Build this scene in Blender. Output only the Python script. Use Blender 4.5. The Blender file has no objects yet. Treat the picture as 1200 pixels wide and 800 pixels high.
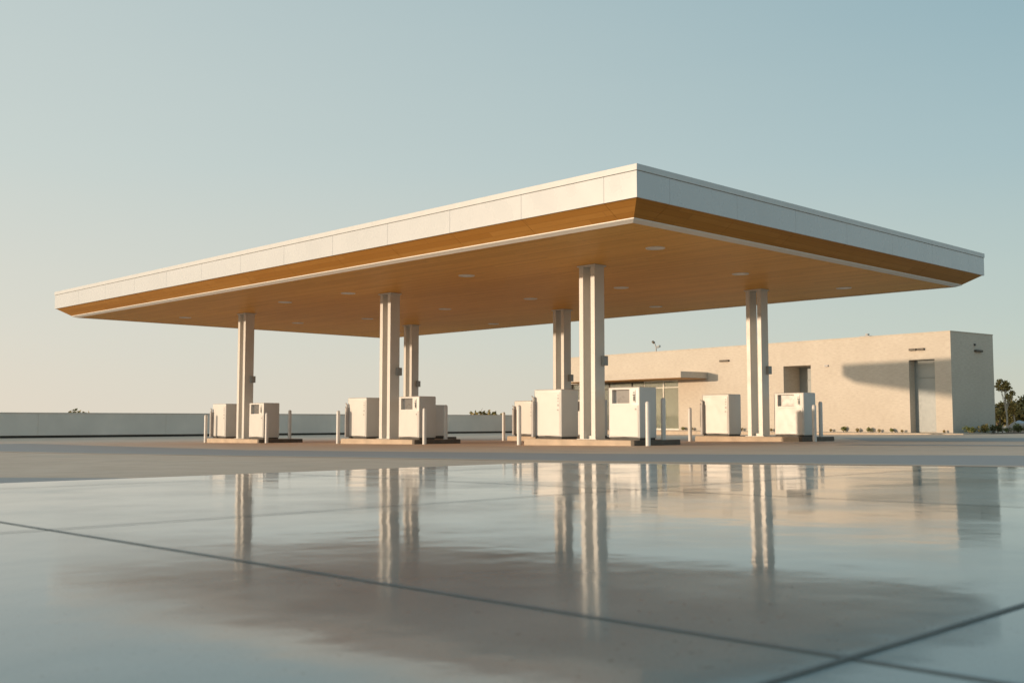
import bpy, bmesh, math, random
from mathutils import Vector, Matrix
random.seed(7)
R = math.radians
scene = bpy.context.scene
COL = scene.collection

# World frame: X runs along the short side of the canopy (towards the shop),
# Y along its long side, camera near the origin. Metres.
SLOPE, Y0 = 0.0107, 19.4
def gz(y):                       # the lot drains gently towards +Y
    return -SLOPE * (min(max(y, -12.0), 46.0) - Y0)

# ------------------------------------------------------------------ materials
def new_mat(name):
    m = bpy.data.materials.new(name); m.use_nodes = True
    nt = m.node_tree; b = nt.nodes['Principled BSDF']
    return m, nt, b
def N(nt, t, **kw):
    n = nt.nodes.new(t)
    for k, v in kw.items():
        if k in n.inputs.keys() if hasattr(n.inputs, 'keys') else False: n.inputs[k].default_value = v
        else: setattr(n, k, v)
    return n
def coords(nt, scale=(1, 1, 1), src='Object', rot=(0, 0, 0)):
    tc = nt.nodes.new('ShaderNodeTexCoord'); mp = nt.nodes.new('ShaderNodeMapping')
    mp.inputs['Scale'].default_value = scale; mp.inputs['Rotation'].default_value = rot
    nt.links.new(tc.outputs[src], mp.inputs['Vector'])
    return mp.outputs['Vector']
def noise(nt, vec, scale, detail=4, rough=0.55):
    n = nt.nodes.new('ShaderNodeTexNoise')
    n.inputs['Scale'].default_value = scale; n.inputs['Detail'].default_value = detail
    n.inputs['Roughness'].default_value = rough
    nt.links.new(vec, n.inputs['Vector']); return n.outputs['Fac']
def ramp(nt, fac, stops):
    r = nt.nodes.new('ShaderNodeValToRGB')
    el = r.color_ramp.elements
    while len(el) < len(stops): el.new(0.5)
    for e, (p, c) in zip(el, stops):
        e.position = p; e.color = (*c, 1) if len(c) == 3 else c
    nt.links.new(fac, r.inputs['Fac']); return r.outputs['Color']
def mrange(nt, fac, lo, hi, a=0.3, b=0.7):
    r = nt.nodes.new('ShaderNodeMapRange')
    r.inputs[1].default_value = a; r.inputs[2].default_value = b
    r.inputs[3].default_value = lo; r.inputs[4].default_value = hi
    nt.links.new(fac, r.inputs[0]); return r.outputs[0]
def bump(nt, b, h, strength=0.1, dist=0.02):
    n = nt.nodes.new('ShaderNodeBump')
    n.inputs['Strength'].default_value = strength; n.inputs['Distance'].default_value = dist
    nt.links.new(h, n.inputs['Height']); nt.links.new(n.outputs['Normal'], b.inputs['Normal'])
def mix(nt, a, b, fac, mode='MIX'):
    m = nt.nodes.new('ShaderNodeMix'); m.data_type = 'RGBA'; m.blend_type = mode
    for s, v in ((0, fac), (6, a), (7, b)):
        if hasattr(v, 'links') or hasattr(v, 'is_linked'): nt.links.new(v, m.inputs[s])
        else: m.inputs[s].default_value = v if s == 0 else (*v, 1)
    return m.outputs[2]

def simple(name, col, rough=0.5, metal=0.0, var=0.12, nscale=3.0, bstr=0.0, bscale=60, spec=None):
    m, nt, b = new_mat(name)
    v = coords(nt)
    f = noise(nt, v, nscale, 5)
    d = tuple(c * (1 - var) for c in col); l = tuple(min(1, c * (1 + var)) for c in col)
    nt.links.new(ramp(nt, f, [(0.3, d), (0.7, l)]), b.inputs['Base Color'])
    nt.links.new(mrange(nt, noise(nt, v, nscale * 2.3, 4), rough * 0.85, min(1, rough * 1.15)), b.inputs['Roughness'])
    b.inputs['Metallic'].default_value = metal
    if spec is not None: b.inputs['Specular IOR Level'].default_value = spec
    if bstr: bump(nt, b, noise(nt, v, bscale, 6), bstr, 0.01)
    return m

M = {}
M['fascia'] = simple('fascia_panel', (0.545, 0.555, 0.56), 0.28, var=0.03, nscale=0.6, spec=0.7)
M['coping'] = simple('coping_metal', (0.58, 0.58, 0.57), 0.36, var=0.03)
M['trim'] = simple('trim_metal', (0.80, 0.77, 0.72), 0.4, var=0.03)
M['gap'] = simple('dark_gap', (0.34, 0.31, 0.28), 0.8)
M['column'] = simple('column_paint', (0.68, 0.66, 0.62), 0.4, var=0.04, nscale=1.2)
M['cabinet'] = simple('cabinet_paint', (0.66, 0.645, 0.62), 0.42, var=0.04, nscale=1.5)
M['plinth'] = simple('plinth_dark', (0.05, 0.042, 0.035), 0.6)
M['screen'] = simple('screen_glass', (0.15, 0.145, 0.14), 0.3, var=0.05)
M['dark'] = simple('dark_plastic', (0.05, 0.05, 0.05), 0.4)
M['greyplastic'] = simple('grey_plastic', (0.42, 0.40, 0.39), 0.5)
M['box'] = simple('call_box_grey', (0.34, 0.36, 0.36), 0.45)
M['bollard'] = simple('bollard_paint', (0.68, 0.67, 0.65), 0.42, var=0.05, nscale=4)
M['kerb'] = simple('island_concrete', (0.50, 0.40, 0.30), 0.85, var=0.14, nscale=2.5, bstr=0.25)
M['lens'] = simple('lamp_lens', (0.80, 0.78, 0.75), 0.3)
M['wallc'] = simple('perimeter_wall_concrete', (0.80, 0.70, 0.61), 0.85, var=0.10, nscale=0.35, bstr=0.2, bscale=20)
M['wallbase'] = simple('wall_base_dark', (0.06, 0.05, 0.042), 0.9)
M['door'] = simple('door_paint', (0.31, 0.335, 0.33), 0.45, var=0.04)
M['frame'] = simple('bronze_frame', (0.085, 0.065, 0.045), 0.55)
M['lightframe'] = simple('light_door_frame', (0.78, 0.74, 0.66), 0.4)
M['interior'] = simple('interior_plaster', (0.55, 0.50, 0.38), 0.9)
M['roof'] = simple('roof_membrane', (0.45, 0.44, 0.42), 0.9)
M['bark'] = simple('bark', (0.17, 0.125, 0.09), 0.9, var=0.25, nscale=8, bstr=0.4)
M['palebark'] = simple('pale_bark', (0.42, 0.36, 0.30), 0.9, var=0.2, nscale=8)
M['rock'] = simple('rock', (0.46, 0.36, 0.29), 0.9, var=0.2, nscale=3, bstr=0.4, bscale=12)
M['greyrock'] = simple('grey_rock', (0.40, 0.43, 0.46), 0.9, var=0.2, nscale=3, bstr=0.4, bscale=12)
M['hose'] = simple('rubber_hose', (0.22, 0.21, 0.20), 0.55)
M['islandend'] = simple('island_end_dark', (0.11, 0.09, 0.07), 0.7, var=0.2, nscale=5)
M['soil'] = simple('soil', (0.16, 0.11, 0.075), 0.95, var=0.3, nscale=9, bstr=0.5)

def leafmat(name, c1, c2):
    m, nt, b = new_mat(name)
    oi = nt.nodes.new('ShaderNodeNewGeometry')
    nt.links.new(ramp(nt, oi.outputs['Random Per Island'], [(0, c1), (1, c2)]), b.inputs['Base Color'])
    b.inputs['Roughness'].default_value = 0.6
    return m
M['leaf'] = leafmat('leaf_green', (0.10, 0.125, 0.025), (0.28, 0.28, 0.07))
M['leafdry'] = leafmat('leaf_olive', (0.18, 0.14, 0.03), (0.40, 0.28, 0.09))
M['leafdark'] = leafmat('leaf_dark', (0.06, 0.072, 0.02), (0.19, 0.155, 0.045))

def stucco():
    m, nt, b = new_mat('stucco')
    v = coords(nt, (1, 1, 1))
    big = noise(nt, v, 0.5, 5, 0.6); fine = noise(nt, coords(nt, (1.2, 1.2, 7)), 2.6, 7, 0.68)
    c = ramp(nt, big, [(0.3, (0.545, 0.48, 0.40)), (0.7, (0.605, 0.54, 0.455))])
    c2 = mix(nt, c, (0.45, 0.385, 0.315), mrange(nt, fine, 0.0, 0.75, 0.43, 0.70))
    nt.links.new(c2, b.inputs['Base Color']); b.inputs['Roughness'].default_value = 0.92
    bump(nt, b, noise(nt, coords(nt, (4, 4, 16)), 3, 8, 0.7), 0.22, 0.015)
    return m
M['stucco'] = stucco()

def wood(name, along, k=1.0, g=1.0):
    # planks run along X or Y, 0.12 m wide
    m, nt, b = new_mat(name)
    v = coords(nt, src='Object')
    sep = nt.nodes.new('ShaderNodeSeparateXYZ'); nt.links.new(v, sep.inputs[0])
    across, lengthw = (sep.outputs[0], sep.outputs[1]) if along == 'Y' else (sep.outputs[1], sep.outputs[0])
    def math_(op, a, bb=None):
        n = nt.nodes.new('ShaderNodeMath'); n.operation = op
        for i, x in enumerate((a, bb)):
            if x is None: continue
            if isinstance(x, (int, float)): n.inputs[i].default_value = x
            else: nt.links.new(x, n.inputs[i])
        return n.outputs[0]
    u = math_('DIVIDE', across, 0.14)
    idx = math_('FLOOR', u); fr = math_('FRACT', u)
    wn = nt.nodes.new('ShaderNodeTexWhiteNoise'); wn.noise_dimensions = '2D'
    # stagger plank ends
    off = nt.nodes.new('ShaderNodeTexWhiteNoise'); off.noise_dimensions = '1D'; nt.links.new(idx, off.inputs['W'])
    le = math_('ADD', math_('DIVIDE', lengthw, 3.6), math_('MULTIPLY', off.outputs['Value'], 7.0))
    cmb = nt.nodes.new('ShaderNodeCombineXYZ'); nt.links.new(idx, cmb.inputs[0]); nt.links.new(math_('FLOOR', le), cmb.inputs[1])
    nt.links.new(cmb.outputs[0], wn.inputs['Vector'])
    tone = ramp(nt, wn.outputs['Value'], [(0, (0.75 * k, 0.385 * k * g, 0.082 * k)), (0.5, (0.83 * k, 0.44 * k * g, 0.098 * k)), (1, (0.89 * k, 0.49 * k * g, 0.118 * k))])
    gs = (9, 0.7, 9) if along == 'Y' else (0.7, 9, 9)
    grain = noise(nt, coords(nt, gs), 3.0, 7, 0.65)
    tone = mix(nt, tone, (0.68 * k, 0.33 * k * g, 0.055 * k), mrange(nt, grain, 0.0, 0.55, 0.45, 0.8))
    g1 = math_('LESS_THAN', fr, 0.05)
    g2 = math_('LESS_THAN', math_('FRACT', le), 0.003)
    g = math_('MAXIMUM', g1, g2)
    tone = mix(nt, tone, (0.25, 0.11, 0.03), math_('MULTIPLY', g, 0.8))
    nt.links.new(tone, b.inputs['Base Color'])
    b.inputs['Roughness'].default_value = 0.45; b.inputs['Specular IOR Level'].default_value = 0.12; b.inputs['Specular Tint'].default_value = (1, .62, .26, 1)
    bump(nt, b, math_('SUBTRACT', grain, g), 0.12, 0.01)
    return m
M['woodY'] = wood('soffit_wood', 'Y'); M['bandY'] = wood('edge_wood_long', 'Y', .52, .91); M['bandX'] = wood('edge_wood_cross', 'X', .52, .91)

def ground_mat(grey_strip=False):
    m, nt, b = new_mat('shade_drive_grey' if grey_strip else 'forecourt_concrete')
    tcn = nt.nodes.new('ShaderNodeNewGeometry'); v = tcn.outputs['Position']
    mp = nt.nodes.new('ShaderNodeMapping'); mp.inputs['Scale'].default_value = (1, .35, 1); nt.links.new(v, mp.inputs['Vector'])
    big = noise(nt, v, 0.16, 5, 0.6); mid = noise(nt, v, 1.3, 6, 0.65); fine = noise(nt, v, 40, 4, 0.7)
    streak = noise(nt, mp.outputs['Vector'], 0.45, 6, 0.65)
    c = ramp(nt, big, [(0.3, (0.64, 0.45, 0.31)), (0.7, (0.71, 0.515, 0.365))])
    c = mix(nt, c, (0.54, 0.385, 0.27), mrange(nt, mid, 0.0, 0.6, 0.45, 0.75))
    c = mix(nt, c, (0.50, 0.375, 0.28), mrange(nt, streak, 0.0, 0.55, 0.5, 0.72))
    if grey_strip:
        g = ramp(nt, mid, [(0.3, (0.315, 0.285, 0.265)), (0.7, (0.375, 0.345, 0.32))])  # grey for ground shade put into the colour, and for the drive
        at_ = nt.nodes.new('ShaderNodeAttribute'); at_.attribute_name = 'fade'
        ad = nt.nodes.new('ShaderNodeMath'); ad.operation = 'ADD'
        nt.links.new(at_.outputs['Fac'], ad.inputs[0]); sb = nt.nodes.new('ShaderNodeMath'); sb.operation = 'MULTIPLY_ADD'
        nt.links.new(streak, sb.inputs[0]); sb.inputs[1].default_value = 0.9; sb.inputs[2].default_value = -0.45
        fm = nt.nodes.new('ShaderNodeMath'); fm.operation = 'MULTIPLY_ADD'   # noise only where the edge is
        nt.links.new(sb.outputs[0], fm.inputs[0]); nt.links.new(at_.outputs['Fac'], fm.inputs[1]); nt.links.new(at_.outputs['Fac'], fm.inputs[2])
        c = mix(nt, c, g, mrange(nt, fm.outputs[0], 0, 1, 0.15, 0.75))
    nt.links.new(c, b.inputs['Base Color'])
    nt.links.new(mrange(nt, mid, 0.5, 0.75), b.inputs['Roughness'])
    b.inputs['Specular IOR Level'].default_value = 0.5
    bump(nt, b, fine, 0.3, 0.01)
    return m
M['ground'] = ground_mat(); M['greystrip'] = ground_mat(True)
def slab_mat():
    m, nt, b = new_mat('polished_wet_concrete')
    v = coords(nt)
    big = noise(nt, v, 0.55, 6, 0.6); mid = noise(nt, v, 2.2, 6, 0.6); fine = noise(nt, v, 90, 4, 0.7)
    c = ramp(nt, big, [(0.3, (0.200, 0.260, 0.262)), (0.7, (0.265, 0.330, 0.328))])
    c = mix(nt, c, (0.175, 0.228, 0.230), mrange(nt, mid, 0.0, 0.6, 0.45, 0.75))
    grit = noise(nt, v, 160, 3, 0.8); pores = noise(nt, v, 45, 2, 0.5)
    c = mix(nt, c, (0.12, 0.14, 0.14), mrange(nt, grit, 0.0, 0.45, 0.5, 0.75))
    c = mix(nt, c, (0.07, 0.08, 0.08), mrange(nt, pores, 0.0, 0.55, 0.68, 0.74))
    nt.links.new(c, b.inputs['Base Color'])
    nt.links.new(mrange(nt, noise(nt, v, 0.9, 5, 0.6), 0.05, 0.17, 0.35, 0.7), b.inputs['Roughness'])
    b.inputs['IOR'].default_value = 1.21
    b.inputs['Coat Weight'].default_value = 0.2; b.inputs['Coat Roughness'].default_value = 0.05; b.inputs['Coat IOR'].default_value = 1.22
    h = nt.nodes.new('ShaderNodeMath'); h.operation = 'ADD'
    nt.links.new(noise(nt, v, 1.1, 3, 0.5), h.inputs[0])
    h2 = nt.nodes.new('ShaderNodeMath'); h2.operation = 'MULTIPLY'; h2.inputs[1].default_value = 0.10
    nt.links.new(noise(nt, v, 7.0, 3, 0.5), h2.inputs[0]); nt.links.new(h2.outputs[0], h.inputs[1])
    n = nt.nodes.new('ShaderNodeBump'); n.inputs['Strength'].default_value = 0.085; n.inputs['Distance'].default_value = 0.05
    nt.links.new(h.outputs[0], n.inputs['Height'])
    nt.links.new(n.outputs['Normal'], b.inputs['Normal']); nt.links.new(n.outputs['Normal'], b.inputs['Coat Normal'])
    return m
M['slab'] = slab_mat()
M['joint'] = simple('joint_sealant', (0.125, 0.15, 0.15), 0.8, spec=0.3)
def glass_mat():
    m, nt, b = new_mat('shop_glass')
    b.inputs['Base Color'].default_value = (0.80, 0.84, 0.76, 1)
    b.inputs['Transmission Weight'].default_value = 0.85
    b.inputs['Roughness'].default_value = 0.03; b.inputs['IOR'].default_value = 1.5
    return m
M['glass'] = glass_mat()

# ------------------------------------------------------------------ mesh helpers
def bx(bm, x0, x1, y0, y1, z0, z1, bev=0.0, seg=2):
    t = bmesh.new()
    bmesh.ops.create_cube(t, size=1)
    for v in t.verts:
        v.co = ((x0 + x1) / 2 + v.co.x * (x1 - x0), (y0 + y1) / 2 + v.co.y * (y1 - y0), (z0 + z1) / 2 + v.co.z * (z1 - z0))
    if bev: bmesh.ops.bevel(t, geom=list(t.edges), offset=bev, segments=seg, affect='EDGES', profile=0.6)
    merge(bm, t)
def merge(bm, t):
    me = bpy.data.meshes.new('tmp'); t.to_mesh(me); t.free(); bm.from_mesh(me); bpy.data.meshes.remove(me)
def cyl(bm, p0, p1, r0, r1=None, seg=16, cap=True):
    r1 = r0 if r1 is None else r1
    p0, p1 = Vector(p0), Vector(p1); d = (p1 - p0)
    q = d.to_track_quat('Z', 'Y'); rings = []
    for p, r in ((p0, r0), (p1, r1)):
        rings.append([bm.verts.new(p + q @ Vector((r * math.cos(2 * math.pi * k / seg), r * math.sin(2 * math.pi * k / seg), 0))) for k in range(seg)])
    for k in range(seg):
        bm.faces.new((rings[0][k], rings[0][(k + 1) % seg], rings[1][(k + 1) % seg], rings[1][k]))
    if cap:
        bm.faces.new(rings[0][::-1]); bm.faces.new(rings[1])
def tube(bm, pts, r, seg=8):
    for a, b in zip(pts[:-1], pts[1:]): cyl(bm, a, b, r, r, seg)
def lathe(bm, prof, seg=24, o=(0, 0, 0)):
    rings = []
    for r, z in prof:
        if r == 0: rings.append([bm.verts.new((o[0], o[1], o[2] + z))])
        else: rings.append([bm.verts.new((o[0] + r * math.cos(2 * math.pi * k / seg), o[1] + r * math.sin(2 * math.pi * k / seg), o[2] + z)) for k in range(seg)])
    for A, B in zip(rings[:-1], rings[1:]):
        for k in range(seg):
            a0, a1 = A[k % len(A)], A[(k + 1) % len(A)]; b0, b1 = B[k % len(B)], B[(k + 1) % len(B)]
            f = []
            for v in (a0, a1, b1, b0):
                if v not in f: f.append(v)
            if len(f) > 2: bm.faces.new(f)
def obj(name, bm, mat, parent=None, smooth=False, loc=None):
    bmesh.ops.recalc_face_normals(bm, faces=list(bm.faces)) if not getattr(bm, '_nr', False) else None
    me = bpy.data.meshes.new(name); bm.to_mesh(me); bm.free()
    me.materials.append(M[mat] if isinstance(mat, str) else mat)
    if smooth:
        for p in me.polygons: p.use_smooth = True
        try: me.set_sharp_from_angle(angle=R(35))
        except Exception: pass
    o = bpy.data.objects.new(name, me); COL.objects.link(o)
    if parent: o.parent = parent
    if loc: o.location = loc
    return o
def thing(name, label, cat, loc=(0, 0, 0), rz=0, group=None):
    o = bpy.data.objects.new(name, None); o.empty_display_size = 0.3; COL.objects.link(o)
    o.location = loc; o.rotation_euler = (0, 0, rz)
    o['label'] = label; o['category'] = cat
    if group: o['group'] = group
    return o
def tag(o, label, cat, group=None):
    o['label'] = label; o['category'] = cat
    if group: o['group'] = group
    return o
def struct(o): o['kind'] = 'structure'; return o
def dup(root, loc, rz=None, label=None):
    r = root.copy(); COL.objects.link(r); r.location = loc
    if rz is not None: r.rotation_euler = (0, 0, rz)
    if label: r['label'] = label
    for ch in list(root.children):
        c = ch.copy(); COL.objects.link(c); c.parent = r
        for g in list(ch.children):
            d = g.copy(); COL.objects.link(d); d.parent = c
    return r
def sheet(name, polys, off, mat):
    # flat polygons following the drained ground, `off` metres above it, split at the slope breaks
    bm = bmesh.new()
    for poly in polys:
        vs = [bm.verts.new((x, y, 0)) for x, y in poly]; bm.faces.new(vs)
    for yb in (-12.0, 46.0):
        bmesh.ops.bisect_plane(bm, geom=list(bm.verts) + list(bm.edges) + list(bm.faces), plane_co=(0, yb, 0), plane_no=(0, 1, 0))
    for v in bm.verts: v.co.z = gz(v.co.y) + off
    for f in bm.faces: f.normal_update()
    for f in bm.faces:
        if f.normal.z < 0: f.normal_flip()
    return struct(obj(name, bm, mat))

# ------------------------------------------------------------------ the setting
sheet('ground', [[(-1500, -1500), (1500, -1500), (1500, 1500), (-1500, 1500)]], 0.0, 'ground')
# feathered grey strips; the first two paint shade onto the warm forecourt
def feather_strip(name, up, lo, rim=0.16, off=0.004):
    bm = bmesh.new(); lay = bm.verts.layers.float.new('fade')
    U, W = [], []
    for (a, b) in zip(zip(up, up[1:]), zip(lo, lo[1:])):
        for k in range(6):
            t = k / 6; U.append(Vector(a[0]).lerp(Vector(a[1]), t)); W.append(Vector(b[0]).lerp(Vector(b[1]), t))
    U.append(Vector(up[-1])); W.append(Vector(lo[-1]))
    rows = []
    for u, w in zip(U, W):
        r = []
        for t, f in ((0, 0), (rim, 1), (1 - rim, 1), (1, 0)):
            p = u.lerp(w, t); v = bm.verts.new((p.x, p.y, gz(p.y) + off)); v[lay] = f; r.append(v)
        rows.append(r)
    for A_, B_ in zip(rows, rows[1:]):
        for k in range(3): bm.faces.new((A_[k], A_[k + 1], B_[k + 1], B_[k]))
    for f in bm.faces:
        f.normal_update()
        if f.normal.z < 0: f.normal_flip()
    return struct(obj(name, bm, 'greystrip'))
feather_strip('shade_band', [(17.2, 45.9), (13.35, 22.5), (14.5, 12.85), (16.7, 6.3), (21.0, -6.0)], [(7.6, 45.9), (9.2, 22.8), (10.75, 9.9), (11.9, 4.4), (15.6, -6.0)])
feather_strip('shade_patch', [(4.7, 9.76), (3.4, 12.3), (-2.0, 19.0)], [(4.5, 9.75), (0.0, 9.75), (-8.0, 9.75)], 0.12)
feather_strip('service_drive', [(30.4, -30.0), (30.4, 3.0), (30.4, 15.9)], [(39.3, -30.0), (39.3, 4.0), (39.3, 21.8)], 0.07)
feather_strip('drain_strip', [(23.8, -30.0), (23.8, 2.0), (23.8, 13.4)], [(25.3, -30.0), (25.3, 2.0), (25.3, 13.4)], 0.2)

# polished slab: joint bed, then separate panels
YB = [1.02 + 3.83 * k for k in range(-3, 3)] + [9.68]
XB = [1.85 + 4.0 * k for k in range(-5, 4)]
def clip(poly, f):
    out = []
    for i in range(len(poly)):
        p, q = poly[i], poly[(i + 1) % len(poly)]
        fp, fq = f(p), f(q)
        if fp >= 0: out.append(p)
        if fp * fq < 0:
            t = fp / (fp - fq); out.append((p[0] + t * (q[0] - p[0]), p[1] + t * (q[1] - p[1])))
    return out
edge = lambda p: 9.7 + (9.7 - p[1]) * 0.335 - p[0]
bed = clip([(XB[0], YB[0]), (20, YB[0]), (20, 9.7), (XB[0], 9.7)], edge)
JW = 0.0075
strips = [clip([(x - JW, YB[0]), (x + JW, YB[0]), (x + JW, 9.68), (x - JW, 9.68)], edge) for x in XB[1:]]
strips = [q for q in strips if len(q) > 2]
rows_ = [clip([(XB[0], y - JW), (20, y - JW), (20, y + JW), (XB[0], y + JW)], edge) for y in YB[1:-1]]
sheet('slab_joint', strips, 0.0185, 'joint'); sheet('slab_joint', rows_, 0.0195, 'joint')
G = 0.0005
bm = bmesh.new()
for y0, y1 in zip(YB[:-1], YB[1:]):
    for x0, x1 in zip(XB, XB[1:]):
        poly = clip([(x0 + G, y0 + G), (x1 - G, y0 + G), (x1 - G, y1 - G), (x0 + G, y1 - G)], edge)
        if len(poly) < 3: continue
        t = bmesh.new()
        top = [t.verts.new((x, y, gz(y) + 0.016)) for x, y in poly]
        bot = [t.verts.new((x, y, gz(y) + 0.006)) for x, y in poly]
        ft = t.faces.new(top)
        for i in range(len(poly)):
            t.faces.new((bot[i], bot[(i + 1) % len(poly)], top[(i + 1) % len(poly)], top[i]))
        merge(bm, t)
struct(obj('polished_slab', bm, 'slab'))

# ------------------------------------------------------------------ canopy
CX, CY = 25.62, 29.3
XA, XZ, YA, YZ = 17.0, 34.25, 13.9, 44.7          # outer face of the fascia
Z0, Z1, ZS = 5.24, 5.94, 4.90
can = thing('station_canopy', 'wide flat white canopy with golden timber soffit carried on twin-post columns', 'canopy', (CX, CY, gz(CY)))
cz = gz(CY)
def L(x0, x1, y0, y1, z0, z1): return (x0 - CX, x1 - CX, y0 - CY, y1 - CY, z0 - cz, z1 - cz)
def cuts(a, b, first, step):
    c = [a]; p = first
    while p < b - 0.6:
        if p > a + 0.4: c.append(p)
        p += step
    return c + [b]
cy = cuts(YA, YZ, YA + 0.9, 2.5); cx = cuts(XA, XZ, XA + 1.1, 2.5)
fz1 = 5.80
bm = bmesh.new()
t_ = 0.03; g_ = 0.0025
for xx in (XA, XZ - t_):
    for a, b in zip(cy[:-1], cy[1:]): bx(bm, *L(xx, xx + t_, a + (g_ if a > YA else 0), b - (g_ if b < YZ else 0), Z0, fz1), bev=0.003, seg=1)
for yy in (YA, YZ - t_):
    for a, b in zip(cx[:-1], cx[1:]): bx(bm, *L(a + (g_ if a > XA else t_ + .002), b - (g_ if b < XZ else t_ + .002), yy, yy + t_, Z0, fz1), bev=0.003, seg=1)
obj('fascia', bm, 'fascia', can)
bm = bmesh.new()                                   # carcass seen only through the joints
bx(bm, *L(XA + 0.05, XZ - 0.05, YA + 0.05, YZ - 0.05, Z0 + 0.02, Z1 - 0.05))
obj('carcass', bm, 'gap', can)
bm = bmesh.new()
o_ = 0.02
bx(bm, *L(XA - o_, XA + .25, YA - o_, YZ + o_, fz1 + .007, Z1), bev=0.006)
bx(bm, *L(XZ - .25, XZ + o_, YA - o_, YZ + o_, fz1 + .007, Z1), bev=0.006)
bx(bm, *L(XA + .252, XZ - .252, YA - o_, YA + .25, fz1 + .007, Z1), bev=0.006)
bx(bm, *L(XA + .252, XZ - .252, YZ - .25, YZ + o_, fz1 + .007, Z1), bev=0.006)
obj('coping', bm, 'coping', can)
bm = bmesh.new(); bx(bm, *L(XA + .26, XZ - .26, YA + .26, YZ - .26, Z1 - .045, Z1 - .03)); obj('roof_deck', bm, 'roof', can)
# sloping timber band between fascia and soffit edge
D, ZB = 0.50, 4.95
def band(bm, P, Q, p, q, n):
    P, Q, p, q = map(Vector, (P, Q, p, q))
    k = [0] + n + [1]
    ln = (Q - P).length; e = 0.004 / ln
    for a, b in zip(k[:-1], k[1:]):
        a2 = a + (e if a > 0 else 0); b2 = b - (e if b < 1 else 0)
        # joints stay square to the fascia: parameter measured along the outer edge
        def inner(s):
            w = (P + (Q - P) * s)
            d = (q - p).normalized(); return p + d * max(0, min((q - p).length, (w - p).dot(d)))
        up = Vector((0, 0, 0.02))
        quad = [P + (Q - P) * a2, P + (Q - P) * b2, inner(b2) if b < 1 else q, inner(a2) if a > 0 else p]
        lo = [bm.verts.new(v) for v in quad]; hi = [bm.verts.new(v + up) for v in quad]
        bm.faces.new(lo); bm.faces.new(hi[::-1])
        for i in range(4): bm.faces.new((lo[i], hi[i], hi[(i + 1) % 4], lo[(i + 1) % 4]))
ny = [(c - YA) / (YZ - YA) for c in cy[1:-1]]; nx = [(c - XA) / (XZ - XA) for c in cx[1:-1]]
def V(x, y, z): return (x - CX, y - CY, z - cz)
e0 = t_ + .002
b1, b2, b3, b4 = [bmesh.new() for _ in range(4)]
zo = Z0 + 0.012
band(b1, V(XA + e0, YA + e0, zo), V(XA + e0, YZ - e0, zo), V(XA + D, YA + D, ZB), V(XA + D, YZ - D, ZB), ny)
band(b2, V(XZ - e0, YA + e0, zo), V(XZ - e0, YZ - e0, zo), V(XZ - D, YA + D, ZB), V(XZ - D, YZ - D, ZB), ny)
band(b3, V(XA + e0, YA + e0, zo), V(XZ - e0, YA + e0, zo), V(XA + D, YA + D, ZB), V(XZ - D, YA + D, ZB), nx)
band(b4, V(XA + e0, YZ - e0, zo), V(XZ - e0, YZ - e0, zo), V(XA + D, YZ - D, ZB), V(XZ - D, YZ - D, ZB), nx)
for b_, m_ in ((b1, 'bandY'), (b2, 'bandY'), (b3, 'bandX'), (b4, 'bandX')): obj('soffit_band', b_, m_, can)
# pale metal trim round the soffit
bm = bmesh.new()
xa, xz, ya, yz = XA + D, XZ - D, YA + D, YZ - D
prof = [(0, 4.966), (0, 4.932), (.012, 4.926), (.155, 4.872), (.165, 4.876), (.165, 4.966)]
ring = []
for (cx_, cy_, sx, sy) in ((xa, ya, 1, 1), (xz, ya, -1, 1), (xz, yz, -1, -1), (xa, yz, 1, -1)):
    ring.append([bm.verts.new(V(cx_ + sx * i_, cy_ + sy * i_, z_)) for i_, z_ in prof])
for q in range(4):
    A_, B_ = ring[q], ring[(q + 1) % 4]
    for k in range(len(prof)):
        k2 = (k + 1) % len(prof); bm.faces.new((A_[k], A_[k2], B_[k2], B_[k]))
obj('soffit_trim', bm, 'trim', can)
bm = bmesh.new(); bx(bm, *L(xa + .166, xz - .166, ya + .166, yz - .166, ZS, ZS + .05)); obj('soffit', bm, 'woodY', can)
# recessed downlights
lamp_bm = bmesh.new()
lathe(lamp_bm, [(0, -.012), (.19, -.012), (.20, -.008), (.20, 0.02)], 28)
ring_bm = bmesh.new()
lathe(ring_bm, [(.202, -.004), (.206, -.022), (.235, -.022), (.24, -.012), (.24, 0.01)], 28)
lamp_me = obj('ceiling_light', lamp_bm, 'lens', can, smooth=True); ring_me = obj('rim', ring_bm, 'trim', lamp_me, smooth=True)
spots = [(20.75, 16.4), (20.75, 23.4), (20.75, 33.2), (20.9, 41.0), (26.2, 17.6), (26.2, 22.1), (26.3, 26.3), (26.4, 31.0), (26.6, 36.2), (25.6, 39.9), (31.4, 17.2), (31.5, 24.9), (32.0, 34.3), (31.8, 41.0), (20.8, 29.4)]
for i, (x, y) in enumerate(spots):
    if i == 0: o, r = lamp_me, ring_me
    else:
        o = lamp_me.copy(); COL.objects.link(o); r = ring_me.copy(); COL.objects.link(r); r.parent = o; o.parent = can
    o.location = V(x, y, ZS)
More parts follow.
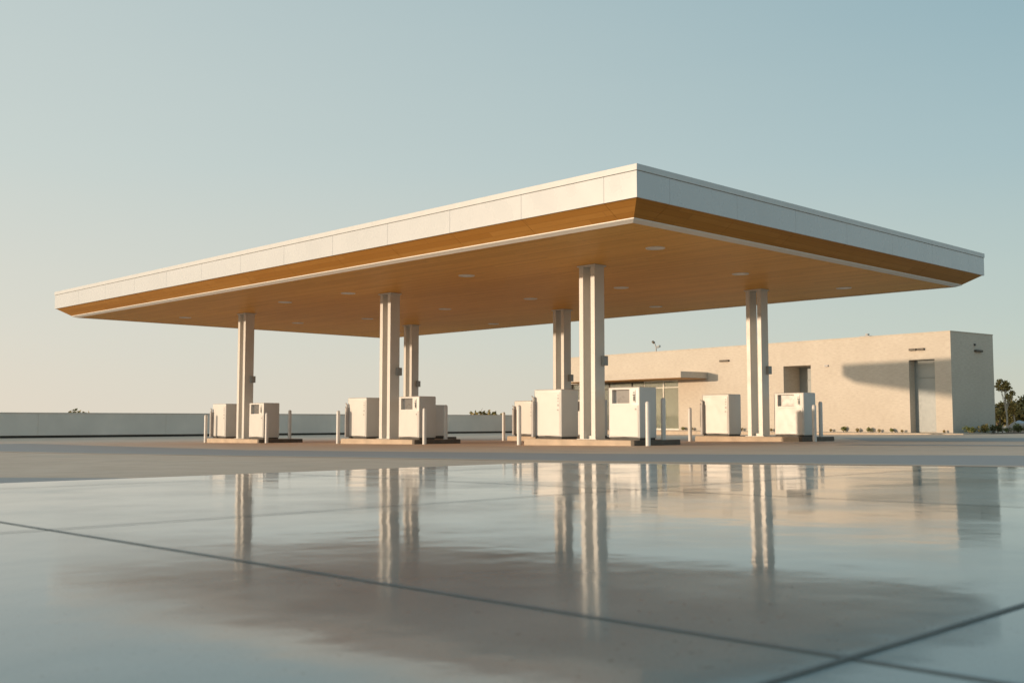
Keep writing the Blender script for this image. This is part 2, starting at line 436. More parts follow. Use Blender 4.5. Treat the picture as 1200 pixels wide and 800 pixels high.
# columns
CYS = [[19.53, 28.55, 37.85], [19.45, 28.15, 37.35]]; CXS = [21.9, 29.85]
T, LB, GP = 0.15, 0.40, 0.27
for x, ys_ in zip(CXS, CYS):
    for y in ys_:
        zb = gz(y) + 0.15
        bm = bmesh.new()
        for s in (-1, 1):
            yc = y + s * (GP + T) / 2
            bx(bm, *L(x - LB / 2, x + LB / 2, yc - T / 2, yc + T / 2, zb, ZS - .045), bev=0.012)
        bx(bm, *L(x - .05, x + .05, y - GP / 2 - .02, y + GP / 2 + .02, zb + .02, zb + .10))
        c = obj('column', bm, 'column', can)
        bm = bmesh.new(); bx(bm, *L(x - .24, x + .24, y - .33, y + .33, ZS - .044, ZS - .004), bev=0.006)
        obj('top_plate', bm, 'column', c)
        bm = bmesh.new(); bx(bm, *L(x - .25, x + .25, y - .35, y + .35, zb, zb + .02), bev=0.005)
        obj('base_plate', bm, 'column', c)
        bm = bmesh.new(); yf = y - (GP / 2 + T)
        bx(bm, *L(x + .04, x + .24, yf - .09, yf - .002, 2.15, 2.41), bev=0.01)
        bx(bm, *L(x + .06, x + .22, yf - .10, yf - .0905, 2.19, 2.37), bev=0.004)
        obj('call_box', bm, 'box', c)

# ------------------------------------------------------------------ islands
def spot(ix, iy): return CXS[ix], CYS[ix][iy]
ISL = {(0, 0): 19.46, (0, 1): 28.27, (0, 2): 37.47, (1, 0): 19.45, (1, 1): 28.45, (1, 2): 37.6}
DSP = {(0, 0): (18.175, 20.945), (0, 1): (27.15, 29.96), (0, 2): (36.49, 39.35), (1, 0): (18.16, 20.92), (1, 1): (26.75, 29.95), (1, 2): (35.95, 38.95)}
row = ['front row', 'back row']
pos = {(0, 0): 'under the tallest, nearest column', (0, 1): 'under the middle front column', (0, 2): 'under the leftmost column',
       (1, 0): 'under the rightmost column', (1, 1): 'under the middle back column, beside the shop awning', (1, 2): 'under the farthest column, behind the middle front island'}
bm = bmesh.new(); IW, IL = 0.95, 2.02
t = bmesh.new()
pts = [(-IW, -IL), (IW, -IL), (IW, IL), (-IW, IL)]
lo = [t.verts.new((x, y, -0.14)) for x, y in pts]; hi = [t.verts.new((x, y, 0.155)) for x, y in pts]
t.faces.new(hi)
for i in range(4): t.faces.new((lo[i], lo[(i + 1) % 4], hi[(i + 1) % 4], hi[i]))
bmesh.ops.bevel(t, geom=[e for e in t.edges if abs(e.verts[0].co.z - e.verts[1].co.z) > .2], offset=0.10, segments=4, affect='EDGES')
bmesh.ops.bevel(t, geom=[e for e in t.edges if e.verts[0].co.z > .1 and e.verts[1].co.z > .1], offset=0.018, segments=2, affect='EDGES')
merge(bm, t)
isl = obj('pump_island', bm, 'kerb')
tag(isl, 'x', 'pump island', 'raised concrete pump islands')
bm = bmesh.new(); bx(bm, -IW - .004, IW + .004, -IL - .02, -IL + .10, -.13, .158, bev=.012); end_box = obj('island_end_box', bm, 'islandend', isl)  # dark box drawn over the near end of the island
first = True
for k, p in pos.items():
    x, y = spot(*k)
    o = isl if first else isl.copy()
    if not first:
        COL.objects.link(o); q = end_box.copy(); COL.objects.link(q); q.parent = o
    first = False
    o.location = (x + .17, ISL[k], gz(ISL[k]))
    o['label'] = 'low concrete pump island ' + p

# ------------------------------------------------------------------ dispensers
W2, D2, H = 0.535, 0.35, 1.375
def cabinet(screen):
    t = bmesh.new()
    z0, z1 = 0.05, H
    c = {}
    for i, (x, y, z) in enumerate([(x, y, z) for x in (-D2, D2) for y in (-W2, W2) for z in (z0, z1)]): c[(x < 0, y < 0, z < .5)] = t.verts.new((x, y, z))
    f = lambda *k: t.faces.new([c[q] for q in k])
    T_, F_ = True, False
    f((F_, T_, T_), (F_, T_, F_), (F_, F_, F_), (F_, F_, T_))          # back
    f((T_, T_, F_), (F_, T_, F_), (F_, T_, T_), (T_, T_, T_))
    f((T_, F_, F_), (F_, F_, F_), (F_, F_, T_), (T_, F_, T_))
    f((T_, T_, F_), (T_, F_, F_), (F_, F_, F_), (F_, T_, F_))
    f((T_, T_, T_), (T_, F_, T_), (F_, F_, T_), (F_, T_, T_))
    fr = f((T_, T_, T_), (T_, F_, T_), (T_, F_, F_), (T_, T_, F_))
    outer = [e for e in t.edges]
    bmesh.ops.bevel(t, geom=outer, offset=0.035, segments=3, affect='EDGES', profile=0.55)
    if screen:
        ff = [q for q in t.faces if q.calc_center_median().x < -D2 + 1e-4 and abs(q.normal.x) > .9]
        big = max(ff, key=lambda q: q.calc_area())
        vs = list(big.verts); bmesh.ops.delete(t, geom=[big], context='FACES_ONLY')
        def key(v): return (v.co.y < 0, v.co.z < .7)
        O = {key(v): v for v in vs}
        ys, zs = (-.195, .395), (0.955, 1.315); dp = 0.12
        I = {(a, b): t.verts.new((-D2, ys[0] if a else ys[1], zs[0] if b else zs[1])) for a in (True, False) for b in (True, False)}
        B = {(a, b): t.verts.new((-D2 + dp, ys[0] if a else ys[1], zs[0] if b else zs[1])) for a in (True, False) for b in (True, False)}
        loop = [(True, True), (False, True), (False, False), (True, False)]
        for p, q in zip(loop, loop[1:] + loop[:1]):
            t.faces.new((O[p], O[q], I[q], I[p])); t.faces.new((I[p], I[q], B[q], B[p]))
        t.faces.new([B[k] for k in loop])
    return t
def make_dispenser(screen):
    r = thing('fuel_dispenser', 'x', 'fuel dispenser', (0, 0, 0), 0, 'white fuel dispensers on the pump islands')
    obj('cabinet', cabinet(screen), 'cabinet', r, smooth=True)
    bm = bmesh.new(); bx(bm, -D2 + .03, D2 - .03, -W2 + .03, W2 - .03, 0, .06); obj('plinth', bm, 'plinth', r)
    bm = bmesh.new()                                    # lower door, a panel standing just proud
    bx(bm, -D2 - .012, -D2 + .004, -W2 + .05, W2 - .045, .09, .90 if screen else 1.29, bev=.006)
    dr = obj('front_door', bm, 'cabinet', r)
    bm = bmesh.new(); cyl(bm, (-D2 - .026, -W2 + .125, .80), (-D2 - .010, -W2 + .125, .80), .022, seg=14); obj('lock', bm, 'greyplastic', dr)
    if screen:
        bm = bmesh.new(); bx(bm, -D2 + .085, -D2 + .119, -.185, .30, .965, 1.305, bev=.006); sc = obj('screen', bm, 'screen', r)
        bm = bmesh.new(); bx(bm, -D2 + .078, -D2 + .0845, -.165, .28, 1.02, 1.285, bev=.002); obj('display_glass', bm, 'screen', sc)
        bm = bmesh.new(); bx(bm, -D2 - .014, -D2 + .002, -.40, -.31, .97, 1.30, bev=.005); cr = obj('card_reader', bm, 'cabinet', r)
        bm = bmesh.new()
        bx(bm, -D2 - .020, -D2 - .0145, -.395, -.335, 1.01, 1.13, bev=.002); bx(bm, -D2 - .020, -D2 - .0145, -.395, -.320, 1.15, 1.185, bev=.002)
        bx(bm, -D2 - .0195, -D2 - .0145, -.380, -.350, 1.128, 1.157)
        obj('keypad', bm, 'dark', cr)
        bm = bmesh.new(); bx(bm, -D2 - .019, -D2 - .0145, -.385, -.330, 1.215, 1.24); obj('card_slot', bm, 'dark', cr)
    else:
        for z, s in ((1.20, .018), (1.12, .024), (1.04, .018), (.93, .03)):
            bm = bmesh.new(); bx(bm, -D2 - .018, -D2 - .0125, -W2 + .115 - s, -W2 + .115 + s, z - s, z + s); obj('indicator_lamp', bm, 'greyplastic', r)
        bm = bmesh.new(); bx(bm, -D2 - .13, -D2 - .001, W2 - .10, W2 - .02, .04, 1.04, bev=.012); nb = obj('nozzle_boot', bm, 'greyplastic', r)
        bm = bmesh.new()
        bx(bm, -D2 - .10, -D2 - .05, W2 - .09, W2 - .03, 1.041, 1.16, bev=.012)
        cyl(bm, (-D2 - .075, W2 - .06, 1.14), (-D2 - .075, W2 + .01, 1.19), .02, seg=10)
        obj('nozzle', bm, 'greyplastic', nb)
        bm = bmesh.new()
        pt = [Vector((-D2 - .075 + .16 * s, W2 + .01 + .05 * math.sin(math.pi * s), 1.08 - .80 * math.sin(math.pi * s))) for s in [i / 14 for i in range(15)]]
        tube(bm, pt, .014); obj('hose', bm, 'hose', nb, smooth=True)
    return r
protoS, protoP = make_dispenser(True), make_dispenser(False)
where = {(0, 0): 'nearest column', (0, 1): 'middle front column', (0, 2): 'leftmost column',
         (1, 0): 'rightmost column', (1, 1): 'middle back column', (1, 2): 'farthest back column'}
nS = nP = 0
for k, nm in where.items():
    x, y = spot(*k); z = gz(ISL[k]) + .155
    dx = 0.06
    lab = f'white fuel dispenser with a recessed grey screen, right of the {nm}'
    o = protoS if nS == 0 else dup(protoS, (0, 0, 0)); nS += 1
    o.location = (x + dx, DSP[k][0], z); o['label'] = lab
    lab = f'plain white fuel dispenser without a screen, left of the {nm}'
    o = protoP if nP == 0 else dup(protoP, (0, 0, 0)); nP += 1
    o.location = (x + dx, DSP[k][1], z); o['label'] = lab

# ------------------------------------------------------------------ bollards
bm = bmesh.new()
lathe(bm, [(0, -.1), (.062, -.1), (.062, 1.06), (.058, 1.085), (.045, 1.105), (.024, 1.117), (0, 1.12)], 22)
bol = obj('bollard', bm, 'bollard', smooth=True); tag(bol, 'x', 'bollard', 'white steel bollards at the pump islands')
first = True
for k, nm in where.items():
    x, y = spot(*k)
    for (dx, dy, on, lab) in ((-.72, -2.72, 0, 'front bollard at the right end of the island under the '),
                              (.30, -2.55, 1, 'rear bollard at the right end of the island under the '),
                              (-.72, 1.98, 0, 'front bollard at the left end of the island under the '),
                              (.22, 1.84, 1, 'rear bollard at the left end of the island under the ')):
        o = bol if first else bol.copy()
        if not first: COL.objects.link(o)
        first = False
        c_ = ISL[k]
        if on: yy = c_ + (-1.84 if dy < 0 else 1.86); xx = x + (.66 if dy < 0 else .55)
        else: yy = c_ + (-2.4 if dy < 0 else 2.22); xx = x - .68
        o.location = (xx, yy, gz(c_) + .14 if on else gz(yy))
        o['label'] = lab + nm

# ------------------------------------------------------------------ shop building
A = R(-6.306); BXo, BYo = 58.145, 25.553
def BW(lx, ly, z=0):   # building local -> world
    return (BXo + lx * math.cos(A) - ly * math.sin(A), BYo + lx * math.sin(A) + ly * math.cos(A), z)
shop = thing('store_building', 'long low cream rendered shop building with a glazed entrance and flat roof', 'building', (BXo, BYo, 0), A)
HB, DEP, LEN, TH = 5.55, 4.5, 32.9, 0.25
DH = 4.08
doors = [(0.98, 2.56), (9.25, 11.33)]
GS, GE, GHT = 20.40, 31.9, 3.5
RD = 0.62
bm = bmesh.new()
zb = -0.6
spans = []; y = 0
for a, b in doors + [(GS, GE)]:
    spans.append((y, a)); y = b
spans.append((y, LEN))
for a, b in spans: bx(bm, 0, RD, a, b, zb, DH)                 # front wall piers
bx(bm, 0, RD, GS, GE, GHT, DH)
bx(bm, 0, RD, 0, LEN, DH + .0005, HB)
RDS = [RD, 1.7]
for (a, b), rd in zip(doors, RDS):                                            # back and sides of each recess
    bx(bm, rd + .002, rd + .15, a - .2, b + .2, zb, DH + .3)
    if rd > RD:
        bx(bm, RD + .001, rd + .001, a - .2, a - .0005, zb, DH + .3); bx(bm, RD + .001, rd + .001, b + .0005, b + .2, zb, DH + .3)
        bx(bm, RD + .001, rd + .001, a, b, DH + .001, DH + .3)
bx(bm, RD + .001, DEP, 0, TH, zb, HB - .001)
bx(bm, RD + .001, DEP, LEN - TH, LEN, zb, HB - .001)
bx(bm, DEP - TH, DEP - .0005, TH + .001, LEN - TH - .001, zb, HB - .002)
obj('wall', bm, 'stucco', shop)
bm = bmesh.new(); bx(bm, RD + .002, DEP - TH - .002, TH + .002, LEN - TH - .002, HB - .5, HB - .35); obj('roof', bm, 'roof', shop)
bm = bmesh.new(); bx(bm, -.02, DEP + .02, -.02, LEN + .02, HB + .001, HB + .05, bev=.008); obj('coping', bm, 'stucco', shop)
bm = bmesh.new(); bx(bm, RD + .002, DEP - TH - .002, GS - 1, GE + .5, 0.0, 0.02); bx(bm, DEP - TH - .3, DEP - TH - .01, GS - 1, GE + .5, .02, 3.9); bx(bm, RD + .2, DEP - TH - .31, GS - 1, GS - .9, .02, 3.9)
bx(bm, RD + .01, DEP - TH - .01, GS - 1, GE + .5, 3.91, 3.99)
obj('interior_lining', bm, 'interior', shop)
# doors in their recesses
for i, (a, b) in enumerate(doors):
    RD = RDS[i]
    bm = bmesh.new(); top = 3.05 if i == 0 else 3.2
    bx(bm, RD - .06, RD - .002, a + .06, b - .06, 0.02, top, bev=.006)
    d = obj('door', bm, 'door', shop); 
    if i == 1: d['label'] = 'grey door in the recess half hidden behind a fuel dispenser'
    else: d['label'] = 'tall grey door in the recess near the shop corner'
    bm = bmesh.new()
    bx(bm, RD - .08, RD - .001, a + .002, a + .055, 0, DH - .06, bev=.004); bx(bm, RD - .08, RD - .001, b - .055, b - .002, 0, DH - .06, bev=.004)
    bx(bm, RD - .08, RD - .001, a + .056, b - .056, DH - .06, DH - .004, bev=.004); bx(bm, RD - .08, RD - .001, a + .056, b - .056, top + .008, top + .05, bev=.004)
    obj('frame', bm, 'door', d)
    bm = bmesh.new(); bx(bm, RD - .05, RD - .01, a + .06, b - .06, top + .055, DH - .065, bev=.004); obj('transom_panel', bm, 'door', d)
    bm = bmesh.new(); cyl(bm, (RD - .12, a + .16, 1.0), (RD - .06, a + .16, 1.0), .025, seg=12); bx(bm, RD - .13, RD - .11, a + .15, a + .28, .985, 1.015, bev=.004)
    obj('handle', bm, 'greyplastic', d)
RD = RDS[0]
# shop front glazing
mul = [GS, 22.05, 24.0, 25.25, 27.7, 29.8, GE]
FX = 0.22
for i, (a, b) in enumerate(zip(mul[:-1], mul[1:])):
    entr = (i == 0)
    bm = bmesh.new(); m_ = .05
    bx(bm, FX, FX + .10, a + .001, a + m_, 0, GHT - .002, bev=.004); bx(bm, FX, FX + .10, b - m_, b - .001, 0, GHT - .002, bev=.004)
    bx(bm, FX + .004, FX + .096, a + m_ + .001, b - m_ - .001, GHT - .07, GHT - .004); bx(bm, FX + .004, FX + .096, a + m_ + .001, b - m_ - .001, 2.98, 3.04)
    bx(bm, FX + .004, FX + .096, a + m_ + .001, b - m_ - .001, 0, .12)
    wnm = 'entrance_door' if entr else 'storefront_window'
    wdw = obj(wnm, bm, 'lightframe' if entr or i == 1 else 'frame', shop)
    bm = bmesh.new(); bx(bm, FX + .04, FX + .052, a + m_ + .002, b - m_ - .002, .121, 2.979); bx(bm, FX + .04, FX + .052, a + m_ + .002, b - m_ - .002, 3.041, GHT - .071)
    obj('pane', bm, 'glass', wdw)
    if entr:
        bm = bmesh.new(); tube(bm, [(FX - .06, b - .2, .8), (FX - .06, b - .2, 1.5)], .015); tube(bm, [(FX - .06, b - .2, .85), (FX + .05, b - .2, .85)], .012); tube(bm, [(FX - .06, b - .2, 1.45), (FX + .05, b - .2, 1.45)], .012)
        obj('handle', bm, 'greyplastic', wdw)
# awning
bm = bmesh.new(); bx(bm, -2.6, -.001, 17.69, 30.4, 3.52, 3.94, bev=.012); aw = obj('awning', bm, 'stucco', shop)
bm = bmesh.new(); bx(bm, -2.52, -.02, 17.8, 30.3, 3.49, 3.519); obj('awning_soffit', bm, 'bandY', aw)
# slim dark bars added in place of the front wall's illegible lettering
def wall_bar(lx, y0, y1, z, n, face='front'):
    bm = bmesh.new()
    step = (y1 - y0) / n
    for i in range(n):
        a, b = y0 + i * step, y0 + (i + .86) * step
        if face == 'front': bx(bm, -.13, -.001, a, b, z - .06, z + .06, bev=.012)
        else: bx(bm, a, b, -.13, -.001, z - .06, z + .06, bev=.012)
    return obj('wall_bar', bm, 'frame', shop)
wall_bar(0, 1.55, 2.55, 4.66, 2)['label'] = 'slim dark twin bars in place of lettering above the tall grey door'
wall_bar(0, 15.75, 16.65, 4.64, 1)['label'] = 'slim dark bar in place of lettering between the awning and the columns'
wall_bar(0, 2.45, 3.3, 4.58, 1, 'side')['label'] = 'slim dark wall fixture on the shaded end wall'
bm = bmesh.new(); bx(bm, 2.42, 2.54, -.07, -.001, 4.86, 4.98, bev=.01); obj('sensor', bm, 'dark', shop)
bm = bmesh.new(); bx(bm, 0.003, .0, 0, 0, 0, 0) if False else None
bx(bm, -.09, -.001, 7.95, 8.20, 3.93, 4.03, bev=.01); obj('camera_housing', bm, 'greyplastic', shop)
bm = bmesh.new(); bx(bm, 1.4, 2.0, 6.0, 6.7, HB - .35, HB + .22, bev=.02); cyl(bm, (1.7, 6.35, HB + .2), (1.7, 6.35, HB + .36), .12, seg=16); tag_vent = obj('roof_vent', bm, 'roof', shop)
# floodlight on the roof
fl = thing('roof_floodlight', 'small twin-headed floodlight on a thin post on the shop roof', 'floodlight', BW(1.0, 23.5, HB - .35), A)
bm = bmesh.new(); tube(bm, [(0, 0, 0), (0, 0, .80), (0, .16, 1.08)], .045, 10); tube(bm, [(0, 0, .72), (0, -.18, .80)], .03, 8); obj('post', bm, 'greyplastic', fl)
bm = bmesh.new()
t = bmesh.new(); bmesh.ops.create_cube(t, size=1); bmesh.ops.scale(t, vec=(.16, .24, .16), verts=t.verts); bmesh.ops.bevel(t, geom=list(t.edges), offset=.03, segments=2, affect='EDGES')
bmesh.ops.rotate(t, matrix=Matrix.Rotation(R(35), 3, 'X'), verts=t.verts); bmesh.ops.translate(t, vec=(-.03, .24, 1.17), verts=t.verts); merge(bm, t)
obj('lamp_head', bm, 'frame', fl)
bm = bmesh.new()
t = bmesh.new(); bmesh.ops.create_cube(t, size=1); bmesh.ops.scale(t, vec=(.16, .30, .15), verts=t.verts); bmesh.ops.bevel(t, geom=list(t.edges), offset=.03, segments=2, affect='EDGES')
bmesh.ops.rotate(t, matrix=Matrix.Rotation(R(-12), 3, 'X'), verts=t.verts); bmesh.ops.translate(t, vec=(0, -.26, .83), verts=t.verts); merge(bm, t)
obj('lamp_head', bm, 'box', fl)

# pavement and planting strip round the shop
bm = bmesh.new()
bx(bm, -3.2, -.45, -2.4, LEN + 2, -.6, .0, bev=.02)
o = obj('pavement', bm, 'kerb'); o.location = (BXo, BYo, 0); o.rotation_euler = (0, 0, A); struct(o)
bm = bmesh.new(); bx(bm, -.449, -.002, -2.4, LEN + 2, -.6, -.012); bx(bm, -.001, 26, -2.4, -.002, -.6, -.014)
o = obj('planting_bed', bm, 'soil'); o.location = (BXo, BYo, 0); o.rotation_euler = (0, 0, A); struct(o)

# ------------------------------------------------------------------ perimeter wall
WY = 61.0
wz = gz(WY)
pw = thing('perimeter_wall', 'long low grey concrete wall closing the lot at the back left', 'wall', (10, WY, wz))
bm = bmesh.new()
x = -90.0
while x < 95:
    bx(bm, x - 10 + .006, x + 7.5 - 10 - .006, 0, .2, .13, 1.36, bev=.008, seg=1); x += 7.5
bx(bm, -100, 87.4, .02, .18, .15, 1.34)
obj('wall_panel', bm, 'wallc', pw)
bm = bmesh.new(); bx(bm, -100, 85, .05, .18, -.2, .15); obj('wall_base', bm, 'wallbase', pw)
bm = bmesh.new(); bx(bm, -100, 87, -.03, .23, 1.361, 1.40, bev=.006); obj('coping', bm, 'wallc', pw)

# ------------------------------------------------------------------ planting
def leaf_quads(bm, c, rad, n, size, squash=1.0, shell=0.35):
    c = Vector(c)
    for _ in range(n):
        d = Vector((random.gauss(0, 1), random.gauss(0, 1), random.gauss(0, 1))).normalized()
        r = rad * (shell + (1 - shell) * random.random() ** 0.6)
        p = c + Vector((d.x * r, d.y * r, d.z * r * squash))
        s = size * random.uniform(.6, 1.35)
        q = Vector((random.gauss(0, 1), random.gauss(0, 1), random.gauss(0, 1) + .3)).normalized().to_track_quat('Z', 'Y')
        a = random.uniform(0, 6.28)
        vs = []
        for (u, w_) in ((-.5, 0), (0, -.28), (.6, 0), (0, .28)):
            x, y = u * math.cos(a) - w_ * math.sin(a), u * math.sin(a) + w_ * math.cos(a)
            vs.append(bm.verts.new(p + q @ Vector((x * s, y * s, .06 * s * (u != 0)))))
        bm.faces.new(vs)
def keep(bm): bm._nr = True if False else None
def foliage(name, bm, mat, parent=None):
    me = bpy.data.meshes.new(name); bm.to_mesh(me); bm.free(); me.materials.append(M[mat])
    o = bpy.data.objects.new(name, me); COL.objects.link(o)
    if parent: o.parent = parent
    return o
def shrub(loc, h, w, mat, label, group):
    bm = bmesh.new()
    for _ in range(5):
        leaf_quads(bm, (random.uniform(-.3, .3) * w, random.uniform(-.3, .3) * w, h * random.uniform(.35, .65)), h * random.uniform(.3, .42), 45, h * .20, 1.0, .2)
    o = foliage('shrub', bm, mat); o.location = loc; o.rotation_euler = (0, 0, random.uniform(0, 6))
    bm = bmesh.new()
    for _ in range(4):
        cyl(bm, (0, 0, -.02), (random.uniform(-.3, .3) * w, random.uniform(-.3, .3) * w, h * .5), .012, .006, 6)
    obj('stem', bm, 'bark', o)
    tag(o, label, 'shrub', group)
    return o
base_s = [(0.35, .20, 'lowest shrub at the shop corner, right of the tall grey door'), (2.95, .20, 'small shrub just left of the tall grey door'), (3.6, .30, 'shrub second to the left of the tall grey door'),
          (4.45, .20, 'tiny shrub, third to the left of the tall grey door'), (5.05, .34, 'bushy shrub, fourth to the left of the tall grey door'), (5.9, .27, 'shrub fifth to the left of the tall grey door'),
          (6.85, .36, 'tallest bright shrub along the sunlit shop wall'), (7.75, .22, 'small shrub just right of the rightmost pump island bollards'), (12.2, .22, 'small shrub seen between the rightmost column and its screen dispenser'),
          (14.6, .24, 'small shrub seen between the plain dispenser and the rightmost column'), (19.0, .25, 'low shrub right of the shop entrance, behind the bollards'), (19.8, .30, 'rounded shrub beside the glazed shop entrance')]
for s, h, l in base_s:
    shrub(BW(-.22, s, -.01), h, h * .9, 'leafdry' if h < .3 else 'leaf', l, 'shrubs along the sunlit shop wall')
for i in range(15):
    x = .35 + i * .62 + random.uniform(-.1, .1); h = random.choice([.36, .42, .48, .54])
    shrub(BW(x, -.75 + random.uniform(-.2, .2), -.01), h, .6, 'leafdark' if i % 3 else 'leaf', 'one of the dark green shrubs in the bed along the shaded end wall', 'dark shrubs along the shaded end wall')

def tree(name, loc, h, cr, trunk_r, label, cat, group, leafm, barkm, cz_=.72, n=9, leaves=160, lsize=.22, squash=.9):
    r = thing(name, label, cat, loc, random.uniform(0, 6), group)
    bm = bmesh.new()
    top = Vector((random.uniform(-.1, .1) * h * .4, random.uniform(-.1, .1) * h * .4, h * .8))
    pts = [Vector((0, 0, -.1)), top * .33 + Vector((.02 * h, 0, 0)), top * .66, top]
    rs = [trunk_r, trunk_r * .8, trunk_r * .6, trunk_r * .3]
    for i in range(3): cyl(bm, pts[i], pts[i + 1], rs[i], rs[i + 1], 9)
    cl = []
    for k in range(n):
        a = 2.4 * k + random.uniform(-.4, .4); rr = cr * random.uniform(.25, .85); z = h * (cz_ + random.uniform(-.18, .22))
        e = Vector((rr * math.cos(a), rr * math.sin(a), z)); cl.append(e)
        s = top * random.uniform(.45, .9); cyl(bm, s, e, trunk_r * .32, trunk_r * .1, 6)
    obj('trunk', bm, barkm, r, smooth=True)
    bm = bmesh.new()
    for e in cl: leaf_quads(bm, e, cr * random.uniform(.32, .55), leaves, lsize, squash, .15)
    foliage('crown', bm, leafm, r)
    return r
Fh = Vector((.6948, .7192)); Rh = Vector((.7192, -.6948))
def at(u, depth):
    lat = (u - 600) / 1258 * depth
    p = Fh * depth + Rh * lat; return (p.x, p.y, gz(p.y))
tree('young_tree', at(1178, 74), 3.4, .65, .07, 'slender young tree with a pale trunk and loose brown crown beside the end wall', 'tree', None, 'leafdry', 'palebark', .80, 12, 60, .17)
tree('young_tree', at(1187, 80), 2.7, .7, .06, 'short young tree with an olive crown right of the pale-trunked tree', 'tree', None, 'leafdry', 'palebark', .6, 8, 80, .2)
tree('young_tree', at(1170.5, 78), 2.6, .6, .06, 'narrow olive tree half hidden by the corner of the end wall', 'tree', None, 'leafdry', 'bark', .6, 8, 90, .2)
lab = ['dark dense tree at the right edge of the picture', 'dark tree behind the pale-trunked young tree', 'dark rounded tree just right of the end wall', 'dark tree in the gap between the two nearest young trees', 'broad dark tree at the far right behind the rocks', 'tall dark tree beyond the right edge of the lot']
for i, (u, d, h) in enumerate([(1199, 100, 3.2), (1180, 105, 3.0), (1168, 102, 2.9), (1188, 108, 3.1), (1212, 98, 3.6), (1228, 102, 3.9)]):
    tree('dense_tree', at(u, d), h * 1.05, 1.5, .14, lab[i], 'tree', 'dark trees beyond the shop', 'leafdark', 'bark', .48, 14, 150, .30, 1.0)
# rocks beyond the bed
for i, (u, d, sx, h, m_, l) in enumerate([(1186, 68, .5, .62, 'rock', 'pinkish landscape rock among the shrubs at the far right'), (1198, 66, .8, .62, 'rock', 'large tan landscape rock at the right edge of the picture'), (1196, 74, .7, .80, 'greyrock', 'pale blue-grey landscape rock behind the tan rocks')]):
    bm = bmesh.new(); bmesh.ops.create_icosphere(bm, subdivisions=3, radius=1)
    for v in bm.verts:
        k = 1 + .16 * math.sin(3.1 * v.co.x + i) * math.cos(2.7 * v.co.y + 2 * i) + random.uniform(-.03, .03)
        v.co = Vector((v.co.x * sx * k, v.co.y * sx * .8 * k, v.co.z * h * k))
    o = obj('landscape_rock', bm, m_, smooth=True); o.location = at(u, d); tag(o, l, 'rock', 'landscape rocks at the far right')
# far shrubs whose tops show over the perimeter wall
fl_ = ['far brown treetop just right of the middle front island, over the wall', 'far low treetop, middle of the three over the wall', 'far low treetop, rightmost of the three over the wall', 'faint far treetop over the left part of the wall', 'faint low treetop beside the other over the left part of the wall']
for i, (u, h) in enumerate([(554, 2.15), (570, 2.15), (580, 1.95), (89, 2.0), (97, 1.85)]):
    p = at(u, 105 if u > 300 else 90)
    shrub((p[0], p[1], gz(46)), h, 1.5 if i != 4 else 1.0, 'leafdry', fl_[i], 'treetops beyond the perimeter wall')

# ------------------------------------------------------------------ light, sky, camera
sd = Vector((1, -0.495, -0.0783)).normalized()          # direction the sunlight travels
elev = math.asin(-sd.z)
sun = bpy.data.lights.new('sun', 'SUN'); sun.energy = 3.0; sun.angle = R(0.8); sun.color = (1.0, 0.76, 0.53)
so = bpy.data.objects.new('sun', sun); COL.objects.link(so)
so.rotation_euler = sd.to_track_quat('-Z', 'Y').to_euler(); so.location = (-40, 40, 30)
w_ = bpy.data.worlds.new('World'); scene.world = w_; w_.use_nodes = True
nt = w_.node_tree; bg = nt.nodes['Background']
sky = nt.nodes.new('ShaderNodeTexSky'); sky.sky_type = 'NISHITA'; sky.sun_disc = False
sky.sun_elevation = elev
to_sun = -sd
sky.sun_rotation = math.atan2(to_sun.x, to_sun.y)
sky.air_density = 1.0; sky.dust_density = 1.6; sky.ozone_density = 1.6; sky.altitude = 50
def lin(r, g, b):
    f = lambda c: (c / 255 / 12.92) if c / 255 <= .04045 else ((c / 255 + .055) / 1.055) ** 2.4
    return (f(r), f(g), f(b))
BGS = 0.12
tc = nt.nodes.new('ShaderNodeTexCoord'); sp = nt.nodes.new('ShaderNodeSeparateXYZ'); nt.links.new(tc.outputs['Generated'], sp.inputs[0])
dt = nt.nodes.new('ShaderNodeVectorMath'); dt.operation = 'DOT_PRODUCT'; nt.links.new(tc.outputs['Generated'], dt.inputs[0])
sh = Vector((.6948, .7192, 0)) * math.cos(R(-66)) + Vector((.7192, -.6948, 0)) * math.sin(R(-66)); dt.inputs[1].default_value = sh
cirrus = noise(nt, coords(nt, (1.2, 1.2, 5), 'Generated'), 2.2, 5, 0.55)
hz = nt.nodes.new('ShaderNodeMath'); hz.operation = 'MULTIPLY_ADD'; hz.inputs[1].default_value = 0.05; hz.inputs[2].default_value = -0.025
nt.links.new(cirrus, hz.inputs[0])
el_ = nt.nodes.new('ShaderNodeMath'); el_.operation = 'ADD'; nt.links.new(sp.outputs[2], el_.inputs[0]); nt.links.new(hz.outputs[0], el_.inputs[1])
sunward = ramp(nt, el_.outputs[0], [(0.0, lin(219, 209, 193)), (0.075, lin(212, 208, 196)), (0.23, lin(195, 203, 198)), (0.37, lin(186, 197, 195)), (0.62, lin(155, 174, 182)), (1.0, lin(136, 156, 168))])
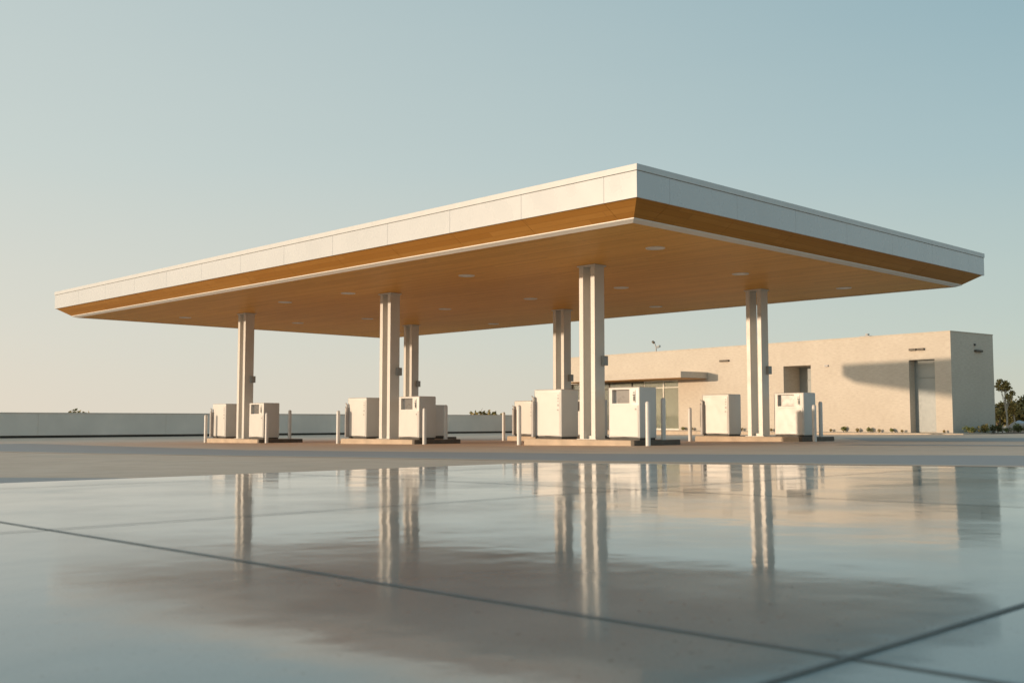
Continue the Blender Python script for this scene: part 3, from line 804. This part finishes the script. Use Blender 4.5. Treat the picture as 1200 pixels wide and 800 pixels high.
away = ramp(nt, el_.outputs[0], [(0.0, lin(196, 196, 181)), (0.075, lin(182, 194, 187)), (0.23, lin(158, 181, 185)), (0.37, lin(139, 168, 177)), (0.62, lin(120, 157, 175)), (1.0, lin(114, 146, 165))])
grad = mix(nt, away, sunward, mrange(nt, dt.outputs['Value'], 0, 1, -0.05, 0.82))
sc_ = nt.nodes.new('ShaderNodeVectorMath'); sc_.operation = 'SCALE'; sc_.inputs[3].default_value = 1 / BGS; nt.links.new(grad, sc_.inputs[0])
d3 = nt.nodes.new('ShaderNodeVectorMath'); d3.operation = 'DOT_PRODUCT'; nt.links.new(tc.outputs['Generated'], d3.inputs[0]); d3.inputs[1].default_value = to_sun
mx = nt.nodes.new('ShaderNodeMath'); mx.operation = 'MAXIMUM'; nt.links.new(d3.outputs['Value'], mx.inputs[0]); mx.inputs[1].default_value = 0.0
pw_ = nt.nodes.new('ShaderNodeMath'); pw_.operation = 'POWER'; nt.links.new(mx.outputs[0], pw_.inputs[0]); pw_.inputs[1].default_value = 7.0
gl = nt.nodes.new('ShaderNodeVectorMath'); gl.operation = 'SCALE'; gl.inputs[0].default_value = (1.3 / BGS, .95 / BGS, .58 / BGS); nt.links.new(pw_.outputs[0], gl.inputs[3])
ad = nt.nodes.new('ShaderNodeVectorMath'); ad.operation = 'ADD'; nt.links.new(sc_.outputs[0], ad.inputs[0]); nt.links.new(gl.outputs[0], ad.inputs[1])
skyc = mix(nt, sky.outputs[0], ad.outputs[0], 0.9)
nt.links.new(skyc, bg.inputs[0]); bg.inputs[1].default_value = BGS

cam = bpy.data.cameras.new('Camera'); co = bpy.data.objects.new('Camera', cam); COL.objects.link(co)
cam.sensor_width = 36; cam.lens = 1258 / 1200 * 36; cam.clip_end = 5000; cam.clip_start = 0.05
co.location = (0, 0, 0.65)
co.rotation_euler = (R(90 + 4.228), 0, R(-44.006))
cam.dof.use_dof = True; cam.dof.focus_distance = 27; cam.dof.aperture_fstop = 4.0
scene.camera = co
vs = scene.view_settings
vs.view_transform = 'Standard'; vs.look = 'None'; vs.exposure = 0.26; vs.gamma = 1
